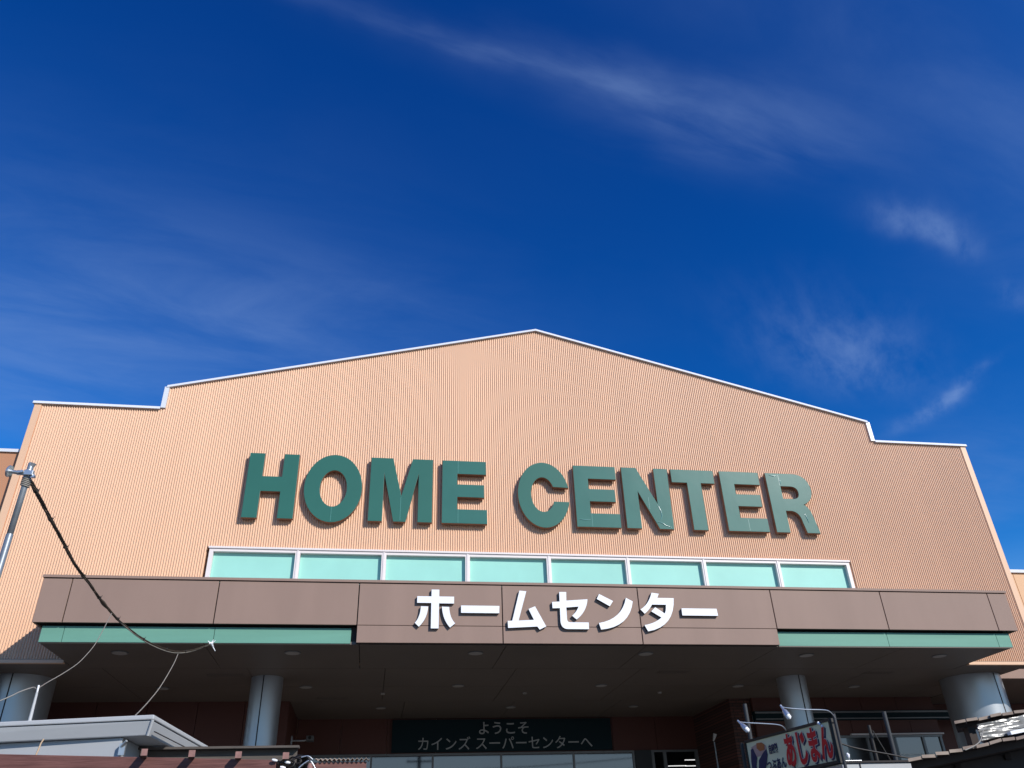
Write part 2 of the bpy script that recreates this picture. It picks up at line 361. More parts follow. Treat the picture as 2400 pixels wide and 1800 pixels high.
# sides and roof of the hall behind the front
MB().box(-7.55, 17.0, Z(3.72), -7.35, 46, Z(8.4)).box(14.55, 17.0, Z(3.72), 14.75, 46, Z(8.4)).box(-7.55, 46, 0, 14.75, 46.2, Z(8.4)).build('side_wall', 'trim', B)
MB().prism([(-7.6, 17.06, Z(8.4)), (3.6, 17.06, Z(11.2)), (14.8, 17.06, Z(8.4)), (14.8, 17.06, Z(8.3)), (3.6, 17.06, Z(11.1)), (-7.6, 17.06, Z(8.3))],
           [(-7.6, 46.2, Z(8.4)), (3.6, 46.2, Z(11.2)), (14.8, 46.2, Z(8.4)), (14.8, 46.2, Z(8.3)), (3.6, 46.2, Z(11.1)), (-7.6, 46.2, Z(8.3))]).build('roof', 'roofmetal', B)
# upper windows
for i in range(8):
    a = -3.49+i*1.7725; b = a+1.7725; zt, zb = Z(5.885), Z(4.72)
    mb = MB(); t_ = 0.055; lm = 0.085 if i == 0 else 0.05; rm = 0.085 if i == 7 else 0.05
    yf = 16.555
    mb.box(a+0.004, yf, zb, a+lm, 16.79, zt); mb.box(b-rm, yf, zb, b-0.004, 16.79, zt)
    mb.box(a+lm, yf, zt-0.06, b-rm, 16.79, zt); mb.box(a+lm, yf, zb, b-rm, 16.79, zb+0.06)
    # raised centre bead of the mullion
    if i: mb.box(a-0.018, yf-0.012, zb, a+0.018, yf+0.002, zt-0.003)
    o = mb.build('window', 'frame', B)
    MB().box(a+lm+0.002, 16.645, zb+0.062, b-rm-0.002, 16.66, zt-0.062).build('pane', 'teal', o)
MB().box(-3.505, 16.53, Z(5.887), 10.705, 16.64, Z(5.925)).build('window_head_flashing', 'frame', B)

# canopy
FX0, FX1 = -5.87, 13.10
joints = [FX0, -5.39, -2.885, -0.375, 2.31, 5.0, 7.78, 10.19, 12.66, FX1]
mb = MB(); gp = 0.010
for a, b in zip(joints[:-1], joints[1:]):
    mb.box(a+gp*(a != FX0), 15.0, Z(3.945), b-gp*(b != FX1), 15.04, Z(4.715))
for a, b in ((-0.375, 2.31), (2.31, 5.0), (5.0, 7.78)):
    mb.box(a+gp, 15.0, Z(3.63), b-gp, 15.04, Z(3.935))
fas = mb.build('fascia_panel', 'fascia', B, bevel=0.003)
mb = MB().box(FX0+0.01, 15.041, Z(3.95), FX1-0.01, 15.1, Z(4.70)).box(-0.37, 15.041, Z(3.625), 7.77, 15.1, Z(3.95))
mb.build('fascia_backing', 'dark', B)
# side returns and top flashing, flat canopy roof
for a in (FX0, FX1-0.04): MB().box(a, 15.042, Z(3.945), a+0.04, 16.54, Z(4.715)).build('side_fascia', 'fascia', B)
mb = MB().box(FX0-0.02, 14.975, Z(4.728), FX1+0.02, 15.12, Z(4.775)).box(FX0-0.02, 15.12, Z(4.728), FX0+0.1, 16.54, Z(4.775)).box(FX1-0.1, 15.12, Z(4.728), FX1+0.02, 16.54, Z(4.775))
mb.build('fascia_cap', 'fascia', B)
MB().box(FX0+0.05, 15.12, Z(4.60), FX1-0.05, 16.54, Z(4.70)).build('canopy_roof', 'roofmetal', B)
# recessed green band with dark shadow gap above it
for grp, side in ((((-5.72, -5.36), (-5.35, -2.86), (-2.85, -0.47)), -5.72), (((7.80, 10.16), (10.17, 12.62), (12.63, 12.93)), 12.89)):
    mb = MB()
    for a, b in grp: mb.box(a, 15.10, Z(3.635), b, 15.14, Z(3.905))
    mb.box(side, 15.145, Z(3.635), side+0.04, 16.54, Z(3.905)); mb.build('green_band', 'green', B)
    a, b = grp[0][0]+0.06, grp[-1][1]-0.06; MB().box(a-0.04, 15.20, Z(3.64), b+0.04, 15.24, Z(4.0)).box(a-0.04, 15.241, Z(3.87), a, 16.5, Z(3.94)).box(b, 15.241, Z(3.87), b+0.04, 16.5, Z(3.94)).build('band_backing', 'dark', B)
MB().box(-0.465, 15.145, Z(3.64), -0.38, 15.2, Z(3.94)).build('band_end_recess', 'dark', B)
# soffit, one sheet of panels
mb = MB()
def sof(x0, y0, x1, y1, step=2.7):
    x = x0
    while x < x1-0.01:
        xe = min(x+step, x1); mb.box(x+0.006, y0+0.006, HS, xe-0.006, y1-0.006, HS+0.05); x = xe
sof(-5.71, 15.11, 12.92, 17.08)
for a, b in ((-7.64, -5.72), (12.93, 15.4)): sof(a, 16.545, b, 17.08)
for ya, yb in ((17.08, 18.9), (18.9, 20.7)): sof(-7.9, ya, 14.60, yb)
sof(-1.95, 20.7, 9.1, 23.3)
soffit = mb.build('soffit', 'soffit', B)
MB().box(-7.9, 16.66, HS+0.055, 14.58, 23.4, HS+0.1).box(-5.6, 15.2, HS+0.055, 12.8, 16.6, HS+0.1).build('soffit_backing', 'dark', B)
# thin edge strip along the right front of the soffit
MB().box(7.8, 15.10, HS-0.006, 12.93, 15.118, HS+0.008).build('soffit_edge_trim', 'soffit', B)
def disc(x, y, r, z, h, mi=0, n=20):
    c = [(x+r*math.cos(2*math.pi*k/n), y+r*math.sin(2*math.pi*k/n)) for k in range(n)]
    return MB().prism([(a, b, z-h) for a, b in c], [(a, b, z) for a, b in c], mi)
for x, y, r in [(-4.56, 15.78, .15), (-1.53, 15.73, .15), (1.88, 15.70, .15), (5.26, 15.70, .15), (8.71, 15.78, .15), (11.72, 15.8, .15),
             (-4.47, 19.0, .14), (-1.48, 18.9, .14), (1.85, 18.8, .14), (5.15, 18.8, .14), (8.52, 18.9, .14), (11.56, 19.0, .14),
             (0.19, 21.54, .13), (3.47, 21.54, .13), (6.72, 21.53, .13)]:
    mb = disc(x, y, r, HS-0.001, 0.012); d_ = mb.build('downlight', 'grey', B)
    disc(x, y, r*0.86, HS-0.0135, 0.006).build('lamp_cover', 'lamp', d_)
for x in (0.2, 3.51, 6.82):
    disc(x, 19.65, 0.05, HS-0.001, 0.03, n=12).build('smoke_detector', 'lamp', B)
for x, y in ((-0.95, 20.3), (-3.0, 17.7), (6.4, 17.4), (11.3, 17.5)):
    mb = MB()
    for k in range(4): mb.box(x-0.35, y-0.12+k*0.07, HS-0.008, x+0.35, y-0.08+k*0.07, HS-0.001)
    mb.build('soffit_vent', 'soffit', B)
# columns
def column(x, y, r, seam_deg):
    n = 48; c = [(x+r*math.cos(2*math.pi*k/n), y+r*math.sin(2*math.pi*k/n)) for k in range(n)]
    mb = MB(); V = [(a, b, 0.12) for a, b in c]+[(a, b, HS-0.002) for a, b in c]
    mb.mesh(V, [(k, (k+1) % n, n+(k+1) % n, n+k) for k in range(n)], 0, True)
    o = mb.build('column', 'column', B, org=(x, y, 0.12))
    a = math.radians(seam_deg); cx, cy = x+(r+0.001)*math.cos(a), y+(r+0.001)*math.sin(a)
    MB().box(cx-0.011, cy-0.004, 0.13, cx+0.011, cy+0.004, HS-0.004).build('seam', 'dark', o)
column(-2.2, 18.0, 0.32, -97); column(9.42, 18.0, 0.32, -84); column(-6.95, 18.1, 0.60, -88); column(14.02, 18.08, 0.66, -76)
# brown inner walls
def panels(y, xs, z0, z1, name='rear_wall', m='brown'):
    mb = MB()
    for a, b in zip(xs[:-1], xs[1:]): mb.box(a+0.006, y, z0, b-0.006, y+0.1, z1)
    return mb.build(name, m, B)
panels(20.6, [-9.5, -8.4, -7.3, -6.2, -5.1, -4.0, -2.95, -1.95], 0.12, HS)
MB().box(-2.05, 20.71, 0.12, -1.95, 23.2, HS).build('porch_side_wall', 'brown', B)
panels(23.2, [-1.94, -0.8, 0.4, 1.7, 2.9, 4.1, 5.3, 6.55, 7.8, 9.0], Z(2.76), HS)
MB().box(8.95, 20.55, 0.12, 9.5, 23.2, HS).build('brick_pier', 'brick', B)
panels(20.45, [9.51, 10.5, 11.5, 12.5, 13.5, 14.55], Z(3.29), HS)
panels(20.45, [9.51, 10.4, 11.3, 12.1, 12.95, 13.75, 14.55], Z(2.71), Z(3.06))
MB().box(9.51, 20.38, Z(3.06), 16.5, 20.55, Z(3.29)).build('sign_band', 'navy', B)
MB().box(9.51, 20.35, Z(3.085), 16.5, 20.379, Z(3.11)).box(9.51, 20.35, Z(3.23), 16.5, 20.379, Z(3.27)).build('band_trim', 'grey', B)
# shop front glass
def glazing(y, x0, x1, z0, z1, mull, gm='glass', mw=0.05):
    o = MB().box(x0, y-0.03, z1-0.05, x1, y+0.05, z1).build('window_frame', 'grey', B)
    mb = MB()
    for m_ in mull: mb.box(m_-mw/2, y-0.03, z0, m_+mw/2, y+0.05, z1-0.052)
    mb.build('mullion', 'grey', o)
    MB().box(x0, y+0.01, z0, x1, y+0.02, z1-0.051).build('pane', gm, o)
glazing(23.2, -1.94, 7.12, 0.12, Z(2.755), [-1.9, 0.02, 1.62, 3.44, 5.42, 7.09])
glazing(23.2, 7.60, 8.94, 0.12, Z(2.755), [7.63, 7.98, 8.90], 'clearglass', 0.09)
MB().box(7.13, 23.15, 0.12, 7.59, 23.3, Z(2.755)).build('door_post_panel', 'inner', B)
glazing(20.45, 11.55, 14.55, 0.12, Z(2.70), [11.58, 12.45, 13.15, 14.0, 14.5], 'glass', 0.06)
MB().box(9.51, 20.47, 0.12, 11.54, 20.6, Z(2.705)).build('dark_side_panel', 'inner', B)
MB().box(12.0, 20.36, Z(2.705), 14.58, 20.449, Z(2.735)).build('window_head_flashing', 'frame', B)
# lit store room seen through the glass door
MB().box(7.2, 33.0, 0.0, 16, 33.1, 5).box(7.2, 23.4, Z(3.4), 16, 33, Z(3.45)).box(15.9, 23.4, 0, 16, 33, 5).box(7.1, 23.4, 0, 7.19, 33, 5).build('inner_wall', 'inner', B)
tubes = MB()
for (px, py, ln) in ((1620, 1781, 1.1), (1622, 1795, 1.1), (1587, 1795, 1.5), (1692, 1780, 1.3), (1696, 1794, 1.3)):
    p = P(px, py, 27.5); o = MB().box(p.x-ln*0.2, 27.48, p.z-0.012, p.x+ln*0.2, 27.52, p.z+0.012).build('ceiling_tube_lamp', 'tubelamp', B)
# side wings
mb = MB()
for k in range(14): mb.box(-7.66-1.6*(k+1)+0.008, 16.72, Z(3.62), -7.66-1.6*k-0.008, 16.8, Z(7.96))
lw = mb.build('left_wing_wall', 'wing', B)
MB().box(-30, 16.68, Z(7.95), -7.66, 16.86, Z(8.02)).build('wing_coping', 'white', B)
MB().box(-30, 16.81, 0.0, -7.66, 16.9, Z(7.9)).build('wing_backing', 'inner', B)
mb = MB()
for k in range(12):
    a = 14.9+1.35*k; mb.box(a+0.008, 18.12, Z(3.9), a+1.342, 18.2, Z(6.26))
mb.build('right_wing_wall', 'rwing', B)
MB().box(14.84, 18.07, Z(6.25), 31, 18.4, Z(6.33)).build('wing_coping', 'white', B)
MB().box(14.9, 18.21, Z(3.9), 31, 18.3, Z(6.2)).build('wing_backing', 'inner', B)
MB().box(14.62, 18.0, Z(3.60), 31, 18.1, Z(4.40)).build('wing_fascia', 'fascia', B)
MB().box(14.62, 18.11, Z(3.61), 31, 21.5, Z(3.66)).build('wing_soffit', 'soffit', B)
MB().box(14.62, 21.4, 0, 31, 21.6, Z(3.6)).build('wing_rear_wall', 'brown', B)

# ------------------------------------------------------------------ HOME CENTER sign
S = thing('home_center_sign', (3.6, 16.5, Z(6.53)), 'big teal raised capital letters reading HOME CENTER on the corrugated gable', 'sign')
TOP, BT = 8.035, 6.53
def E_(x, w=1.0, m=0.94): return [[(x, BT), (x+w, BT), (x+w, 6.86), (x+0.34, 6.86), (x+0.34, 7.15), (x+m, 7.15), (x+m, 7.455), (x+0.34, 7.455), (x+0.34, 7.71), (x+w-0.01, 7.71), (x+w-0.01, TOP), (x, TOP)]]
G = [
 ('H', [[(-2.95, BT), (-2.63, BT), (-2.63, 7.14), (-2.22, 7.14), (-2.22, BT), (-1.895, BT), (-1.895, TOP), (-2.22, TOP), (-2.22, 7.49), (-2.63, 7.49), (-2.63, TOP), (-2.95, TOP)]], 0),
 ('O', [ell(-1.115, 7.27, .62, .795), ell(-1.11, 7.26, .285, .425)], 0),
 ('M', [[(-.335, BT), (-.03, BT), (-.03, 7.64), (.205, BT), (.47, BT), (.725, 7.66), (.725, BT), (1.04, BT), (1.04, TOP), (.585, TOP), (.36, 7.14), (.15, TOP), (-.335, TOP)]], 0),
 ('E', E_(1.25), 1),
 ('C', [ell(3.55, 7.28, .595, .795, 13, 348, 44)+ell(3.53, 7.28, .27, .42, 337, 27, 30)], 0),
 ('E', E_(4.27, 1.02, .95), 1),
 ('N', [[(5.425, BT), (5.77, BT), (5.77, 7.43), (6.19, BT), (6.53, BT), (6.55, TOP), (6.21, TOP), (6.21, 7.15), (5.785, TOP), (5.425, TOP)]], 1),
 ('T', [[(7.0, BT), (7.345, BT), (7.345, 7.70), (7.69, 7.70), (7.69, TOP), (6.63, TOP), (6.63, 7.70), (7.0, 7.70)]], 1),
 ('E', E_(7.84, 1.0, .94), 1),
 ('R', [[(9.01, BT), (9.35, BT), (9.35, 7.07), (9.50, 7.07)]+quad((9.50, 7.07), (9.69, 7.04), (9.71, 6.80))+[(9.77, BT), (10.10, BT)]+quad((10.03, 6.86), (9.98, 7.19), (9.84, 7.24))+quad((9.84, 7.24), (10.13, 7.36), (10.12, 7.65))+quad((10.12, 7.65), (10.08, 8.03), (9.70, TOP))+[(9.01, TOP)],
        [(9.35, 7.38), (9.35, 7.70), (9.60, 7.70)]+quad((9.60, 7.70), (9.77, 7.69), (9.77, 7.54))+quad((9.77, 7.54), (9.77, 7.39), (9.60, 7.38))], 1)]
for ch, cts, cr in G:
    cts = [[(a, Z(b)) for a, b in c] for c in cts]
    glyph('letter', cts, Vector((0, 16.5, 0)), 0.105, 'crease' if cr else 'letter', 'lside', S,
          label={'N': 'letter N with a shiny crease in its film', 'R': 'letter R with wrinkled pale film'}.get(ch))

for x, z0, z1 in ((0.345, 6.56, 7.10), (1.60, 6.54, 6.86), (1.60, 7.72, 8.02), (4.62, 6.54, 6.86), (6.0, 7.0, 7.3), (8.35, 6.55, 6.83), (9.33, 7.72, 8.0), (-1.12, 6.50, 6.82)):
    MB().box(x, 16.4445, Z(z0), x+0.012, 16.4475, Z(z1)).build('face_seam', 'seamfilm', S)
for pts in (((6.20, 7.12), (6.26, 6.98), (6.27, 6.84), (6.23, 6.74)), ((6.12, 6.70), (6.24, 6.68), (6.34, 6.62), (6.47, 6.57)), ((4.32, 6.72), (4.45, 6.70), (4.60, 6.71)), ((9.10, 7.99), (9.22, 7.96), (9.32, 7.98)), ((9.36, 7.90), (9.36, 7.74)), ((9.80, 7.02), (9.84, 6.90), (9.86, 6.78))):
    q = smooth([(a, 16.4465, Z(b)) for a, b in pts], 5); MB().tube(q, [0.003+0.008*math.sin(math.pi*i/(len(q)-1)) for i in range(len(q))], 6).build('film_fold', 'creasefilm', S)  # raised folds in paler teal, their highlights put into the colour
# ------------------------------------------------------------------ katakana sign
K = thing('katakana_sign', (3.6, 14.95, Z(3.88)), 'white raised katakana letters on the taupe canopy fascia', 'sign')
def kana(cts): glyph('letter', [[(a, Z(b)) for a, b in c] for c in cts], Vector((0, 14.965, 0)), 0.05, 'kana', 'kside', K, bevel=0.003)
kana([[(.963, 3.875), (1.108, 3.875), (1.11, 4.338), (1.391, 4.338), (1.391, 4.47), (1.112, 4.47), (1.112, 4.60), (.965, 4.60), (.965, 4.47), (.70, 4.47), (.70, 4.343), (.963, 4.343)],
      quad((.773, 4.283), (.765, 4.08), (.668, 3.975))+quad((.745, 3.903), (.90, 4.05), (.909, 4.28)),
      quad((1.162, 4.28), (1.18, 4.03), (1.318, 3.893))+quad((1.414, 3.972), (1.31, 4.07), (1.30, 4.275))])
kana([[(1.52, 4.166), (2.242, 4.166), (2.248, 4.306), (1.52, 4.306)]])
kana([[(2.40, 3.895), (2.957, 3.925), (2.998, 3.868), (3.128, 3.93), (2.931, 4.308), (2.80, 4.255), (2.895, 4.052), (2.606, 4.036), (2.775, 4.593), (2.640, 4.605), (2.482, 4.032), (2.395, 4.028)]])
kana([[(3.415, 4.59), (3.412, 4.405), (3.264, 4.395), (3.267, 4.272), (3.41, 4.277)]+[(3.405, 4.03)]+quad((3.405, 4.03), (3.41, 3.885), (3.54, 3.884))+[(3.950, 3.884), (3.955, 4.013), (3.60, 4.013)]+quad((3.60, 4.013), (3.54, 4.013), (3.538, 4.07))+[(3.538, 4.29), (3.775, 4.31)]+quad((3.775, 4.31), (3.74, 4.22), (3.638, 4.135))+quad((3.722, 4.064), (3.93, 4.21), (3.968, 4.457))+[(3.548, 4.425), (3.556, 4.592)]])
kana([[(4.204, 4.563), (4.149, 4.464), (4.397, 4.324), (4.474, 4.427)],
      quad((4.735, 4.496), (4.62, 4.08), (4.15, 4.003))+quad((4.183, 3.878), (4.76, 3.93), (4.868, 4.426))])
kana([[(5.266, 4.603)]+quad((5.236, 4.53), (5.15, 4.35), (5.002, 4.272))+[(5.078, 4.188)]+quad((5.078, 4.188), (5.17, 4.25), (5.25, 4.367))+[(5.535, 4.367)]+quad((5.525, 4.35), (5.52, 4.26), (5.484, 4.20))+[(5.307, 4.320), (5.214, 4.236), (5.405, 4.12)]+quad((5.405, 4.12), (5.27, 4.01), (5.047, 3.972))+quad((5.106, 3.852), (5.66, 3.94), (5.709, 4.503))+[(5.375, 4.503), (5.415, 4.585)]])
kana([[(5.835, 4.163), (6.57, 4.163), (6.562, 4.304), (5.837, 4.304)]])

# ------------------------------------------------------------------ welcome board over the doors
XU, ZU = Vector((1, 0, 0)), Vector((0, 0, 1))
Wd = thing('welcome_board', (3.5, 23.1, Z(2.8)), 'dark navy board with grey Japanese welcome lettering above the shop doors', 'sign')
MB().box(0.53, 23.12, Z(2.78), 6.5, 23.19, Z(3.575)).build('panel', 'navy', Wd)
def wpos(px, py): p = P(px, py, 23.1); return p
a = wpos(1119, 1719); b = wpos(1250, 1719)
text('lettering', 'ようこそ', Vector((a.x, 23.108, a.z)), 0.36, XU, ZU, 'greytext', Wd, bold=0.002, sp=1.0, depth=0.02)
a = wpos(976, 1757); b = wpos(1380, 1757)
text('lettering', 'カインズ スーパーセンターへ', Vector((a.x, 23.108, a.z)), 0.36, XU, ZU, 'greytext', Wd, bold=0.0, depth=0.02)

# ------------------------------------------------------------------ security camera on the porch wall
SC = thing('security_camera', P(695, 1735, 22.0), 'small dome-less camera on a wall arm inside the porch, below the canopy', 'camera')
a = P(692, 1736, 22.0); b = P(719, 1733, 22.0)
MB().box(-1.95, 21.92, a.z-0.1, -1.92, 22.08, a.z+0.1).build('wall_plate', 'steel', SC)
MB().tube([Vector((-1.92, 22, a.z)), Vector((b.x-0.05, 22, a.z)), Vector((b.x, 22, b.z))], 0.02, 8).build('arm', 'steel', SC)
c = P(727, 1731, 22.0); MB().box(c.x-0.09, 21.85, c.z-0.06, c.x+0.09, 22.15, c.z+0.05).build('camera_body', 'grey', SC, bevel=0.01)
MB().tube([c+Vector((0, -0.15, 0)), c+Vector((0, -0.19, 0))], 0.04, 12).build('lens', 'black', SC)

# ------------------------------------------------------------------ steel pole with clamps at the left
PL = thing('scaffold_pole', (-3.115, 7.0, 0), 'galvanised steel pole topped by a pipe clamp, at the left edge', 'pole')
ph = P(60, 1120, 7.0); bx, by = -3.10, 7.0
MB().tube([(bx, by, 0), (bx, by, P(30, 1253, 7).z)], 0.0285, 14).build('lower_pipe', 'pipe', PL)
zj = P(30, 1253, 7).z
MB().tube([(bx, by, zj), (bx, by, zj+0.004), (bx, by, zj+0.006), (bx, by, P(60, 1086, 7).z)], [0.0285, 0.021, 0.0255, 0.0255], 14).build('upper_pipe', 'pipe', PL)
hz = P(60, 1112, 7).z
cl_ = MB().tube([(bx-0.075, by-0.035, hz), (bx+0.055, by-0.035, hz-0.006)], 0.022, 12).tube([(bx, by, hz-0.035), (bx, by, hz+0.035)], 0.034, 14)
cl_.box(bx-0.015, by-0.062, hz-0.028, bx+0.058, by-0.03, hz+0.018)
cl_ = cl_.build('clamp', 'steel', PL, bevel=0.003)
MB().tube([(bx-0.135, by-0.035, hz+0.008), (bx-0.075, by-0.035, hz)], 0.017, 12).build('clamp_arm', 'steel', cl_)
MB().tube([(bx-0.155, by-0.035, hz+0.012), (bx-0.150, by-0.035, hz+0.011), (bx-0.136, by-0.035, hz+0.008)], [0.045, 0.052, 0.050], 20).build('flange_disc', 'steel', cl_)
MB().tube([(bx+0.062, by-0.05, hz-0.03), (bx+0.062, by-0.02, hz-0.03)], 0.016, 6).build('bolt', 'steel', cl_)
MB().tube([(bx-0.03, by-0.075, hz), (bx-0.03, by-0.05, hz)], 0.012, 6).build('bolt', 'steel', cl_)
MB().tube([(bx+0.004, by, P(60, 1098, 7).z+0.01), (bx+0.012, by-0.005, P(62, 1086, 7).z)], [0.02, 0.03], 12).build('pipe_cap', 'steel', PL)
mb = MB()
for k in range(5):
    zz = hz-0.045-k*0.016
    pts = [(bx+0.033*math.cos(t), by+0.033*math.sin(t), zz-0.01*math.cos(t+0.5)) for t in [i*math.pi/8 for i in range(17)]]
    mb.tube(pts, 0.0065, 6)
mb.build('lashing', 'black' if False else 'wire', PL)

# ------------------------------------------------------------------ thick bundled cable to the canopy
cab_px = [(66, 1122), (78, 1140), (92, 1165), (112, 1206), (132, 1240), (150, 1276), (172, 1316), (195, 1350), (215, 1375), (236, 1406), (258, 1432), (285, 1460), (320, 1488), (350, 1506), (380, 1519), (405, 1526), (430, 1527), (455, 1523), (478, 1515), (495, 1509)]
def dpt(i, n, a, b): return a+(b-a)*i/(n-1)
L0 = [P(x, y, dpt(i, len(cab_px), 7.0, 15.08)) for i, (x, y) in enumerate(cab_px)]
CB = thing('bundled_cable', L0[0], 'thick dark bundled cable sagging from the steel pole to the canopy edge', 'cable')
sm_ = smooth(L0, 6); tot = len(sm_)
for s_ in range(3):
    pts = []
    for i, p in enumerate(sm_):
        t = i/(tot-1); rr = (0.012-0.004*t) if i else 0.0; a = i*0.16+s_*2.09
        pts.append(p+Vector((math.cos(a)*rr, 0, math.sin(a)*rr)))
    rad = [0.0095-0.0035*min(1, i/(tot*0.8))+0.0012*math.sin(i*1.7+s_) for i in range(tot)]
    MB().tube(pts, rad, 6).build('cable_strand', 'cable', CB)
MB().tube([p+Vector((0.0, -0.012, -0.025*math.sin(math.pi*min(1, (k/(tot*0.45)))))) for k, p in enumerate(sm_[int(tot*0.55):])], 0.0065, 6).build('pale_strand', 'wire', CB)
for i in range(9, tot-8, 11):
    p, q = sm_[i], sm_[i+1]; d = (q-p).normalized()
    MB().tube([p-d*0.012, p+d*0.012, p+d*0.014+Vector((0.02, 0, 0.02)), p+d*0.014+Vector((0.03, -0.01, 0.035))], [0.027-0.010*i/tot, 0.027-0.010*i/tot, 0.0035, 0.003], 8).build('cable_tie', 'black', CB)
i = int(tot*0.48); MB().tube(sm_[i-2:i+5], [0.010, 0.017, 0.023, 0.025, 0.022, 0.017, 0.010], 8).build('taped_splice', 'cable', CB)
e = sm_[-1]
mb = MB()
for dx, dz in ((0.09, 0.07), (-0.08, 0.06), (0.12, -0.17), (-0.1, -0.06), (0.04, 0.09), (0.07, -0.07)): mb.tube([e, e+Vector((dx*0.75, -0.02, dz*0.75))], [0.012, 0.006], 6)
mb.tube([e+Vector((-0.03, 0, 0)), e+Vector((0.03, 0, 0.01))], 0.03, 8)
mb.tube([e, Vector((e.x+0.01, 15.1, Z(3.62)))], 0.006, 6)
mb.build('anchor_knot', 'kana', CB)

# ------------------------------------------------------------------ grey kiosk roof, lower left
def hp(px, py, z): return Pz(px, py, Z(z))
A = hp(360, 1675, 1.30); A0 = hp(0, 1692, 1.30); dirA = (A0-A).normalized(); A0 = A+dirA*4.2
Bk = Vector((A.x+0.16, A.y+2.25, A.z)); B0 = Bk+dirA*4.2
KX = thing('grey_kiosk', (A.x-2, A.y+1, 0), 'grey kiosk with a wide flat metal roof fascia, lower left', 'kiosk')
cen = (A+A0+Bk+B0)/4
def ring(s, z, zz): return [Vector(((p.x-cen.x)*(1-s/2.1)+cen.x, (p.y-cen.y)*(1-s/1.2)+cen.y, z)) for p in zz]
rc = [A0, A, Bk, B0]; zt = Z(1.30)
mb = MB().prism(ring(0.03, zt-0.165, rc), ring(0.0, zt-0.045, rc)).build('roof_fascia', 'kiosk', KX, bevel=0.008)
MB().prism(ring(0.006, zt-0.049, rc), ring(0.006, zt-0.043, rc)).build('fascia_groove', 'dark', KX)
MB().prism(ring(-0.012, zt-0.042, rc), ring(-0.008, zt, rc)).build('roof_rim', 'kiosk', KX, bevel=0.010)
nrm = Vector((dirA.y, -dirA.x, 0));
if nrm.y > 0: nrm = -nrm
# bright corner post of the fascia
cb_, ct_ = ring(0.028, zt-0.165, rc)[1], ring(-0.002, zt-0.044, rc)[1]
MB().tube([cb_, ct_], 0.014, 10).build('fascia_corner', 'kiosk2', KX)
for off in (0.22,):
    # horizontal groove lines on the side fascia
    s1, s2 = ring(-0.004, zt-0.125, rc)[1:3]
    MB().bar(s1+Vector((0.006, 0.1, 0)), s2+Vector((0.006, -0.1, 0)), 0.008, 0.007).build('fascia_groove', 'dark', KX)
# kiosk body
wl = hp(288, 1768, 1.0)
body = [A0-nrm*0.09+Vector((0.2, 0, 0)), Vector((wl.x-0.02, A.y+0.125, 0)), Vector((wl.x+0.02, Bk.y-0.25, 0)), B0+nrm*0.3+Vector((0.2, 0, 0))]
MB().prism([Vector((p.x, p.y, 0)) for p in body], [Vector((p.x, p.y, zt-0.17)) for p in body]).build('kiosk_wall', 'kiosk2', KX)
q = P(284, 1755, body[1].y-0.05)
MB().box(q.x-0.02, q.y, q.z-0.05, q.x+0.03, q.y+0.04, q.z+0.045).tube([q+Vector((0, 0, 0.02)), q+Vector((0.04, -0.03, 0.06))], 0.012, 8).build('roof_bracket', 'steel', KX)

# white post standing on that roof
pb, pt = P(70, 1687, 8.35), P(90, 1606, 8.35)
WPo = thing('white_post', pb, 'thin white post standing on the grey kiosk roof', 'post')
MB().tube([Vector((pb.x, pb.y, zt)), Vector((pb.x, pb.y, pt.z-0.06))], [0.016, 0.011], 8).build('post_shaft', 'kiosk2', WPo)
MB().tube([Vector((pb.x, pb.y, pt.z-0.06)), Vector((pb.x, pb.y, pt.z-0.052)), Vector((pb.x, pb.y, pt.z))], [0.006, 0.009, 0.009], 8).build('post_tip', 'kana', WPo)

def line(name, pxs, d0, d1, r, m, label, cat='wire', group=None, sides=6):
    pts = smooth([P(x, y, dpt(i, len(pxs), d0, d1)) for i, (x, y) in enumerate(pxs)], 5)
    o = MB().tube(pts, r, sides).build(name, m, org=pts[0]); tag(o, label, cat, group); return o
line('thin_wire', [(90, 1613), (110, 1600), (145, 1580), (181, 1556), (205, 1532), (224, 1508), (245, 1470), (262, 1437)], 8.35, 11.3, 0.0046, 'wire', 'thin wire rising from the white post tip to the bundled cable')
line('thin_wire', [(84, 1615), (80, 1611), (70, 1613), (45, 1622), (20, 1634), (-30, 1655)], 8.35, 8.0, 0.0052, 'wire', 'thin wire running from the white post to the left picture edge')
line('thin_wire', [(417, 1533), (410, 1550), (396, 1576), (374, 1612), (350, 1642), (330, 1664), (318, 1676)], 13.3, 8.6, 0.0062, 'wire', 'pale wire hanging from the bundled cable down to the kiosk roof')
line('hanging_twine', [(102, 1733), (96, 1742), (90, 1757), (83, 1772), (76, 1785), (68, 1808)], 8.15, 7.2, 0.0065, 'twine', 'beige twine hanging from the kiosk roof over the red beam', 'twine')

# ------------------------------------------------------------------ timber pergola, lower left
PG = thing('timber_pergola', (-2.0, 7.2, 0), 'red brown timber pergola with projecting rafter ends under the kiosk roof', 'pergola')
yb = 7.05
zr = P(500, 1776, yb).z; zl = P(150, 1768, yb).z
t1 = P(-60, 1766, yb+0.18); t2 = P(648, 1781, yb-0.1)
ht = 0.105
def vbar(a, b, h, w, name, m, par, bevel=0.004):
    a = Vector(a); b = Vector(b); d = (b-a); d.z = 0; d.normalize(); s = Vector((d.y, -d.x, 0)); s = s if s.y < 0 else -s
    mb = MB().prism([a+Vector((0, 0, -h)), b+Vector((0, 0, -h)), b-s*w+Vector((0, 0, -h)), a-s*w+Vector((0, 0, -h))], [a, b, b-s*w, a-s*w])
    return mb.build(name, m, par, bevel=bevel)
vbar(t1, t2, ht, 0.05, 'front_beam', 'redwood', PG)
vbar(t1+Vector((0, -0.03, -ht-0.012)), t2+Vector((0, -0.03, -ht-0.012)), 0.14, 0.07, 'lower_beam', 'redwood', PG)
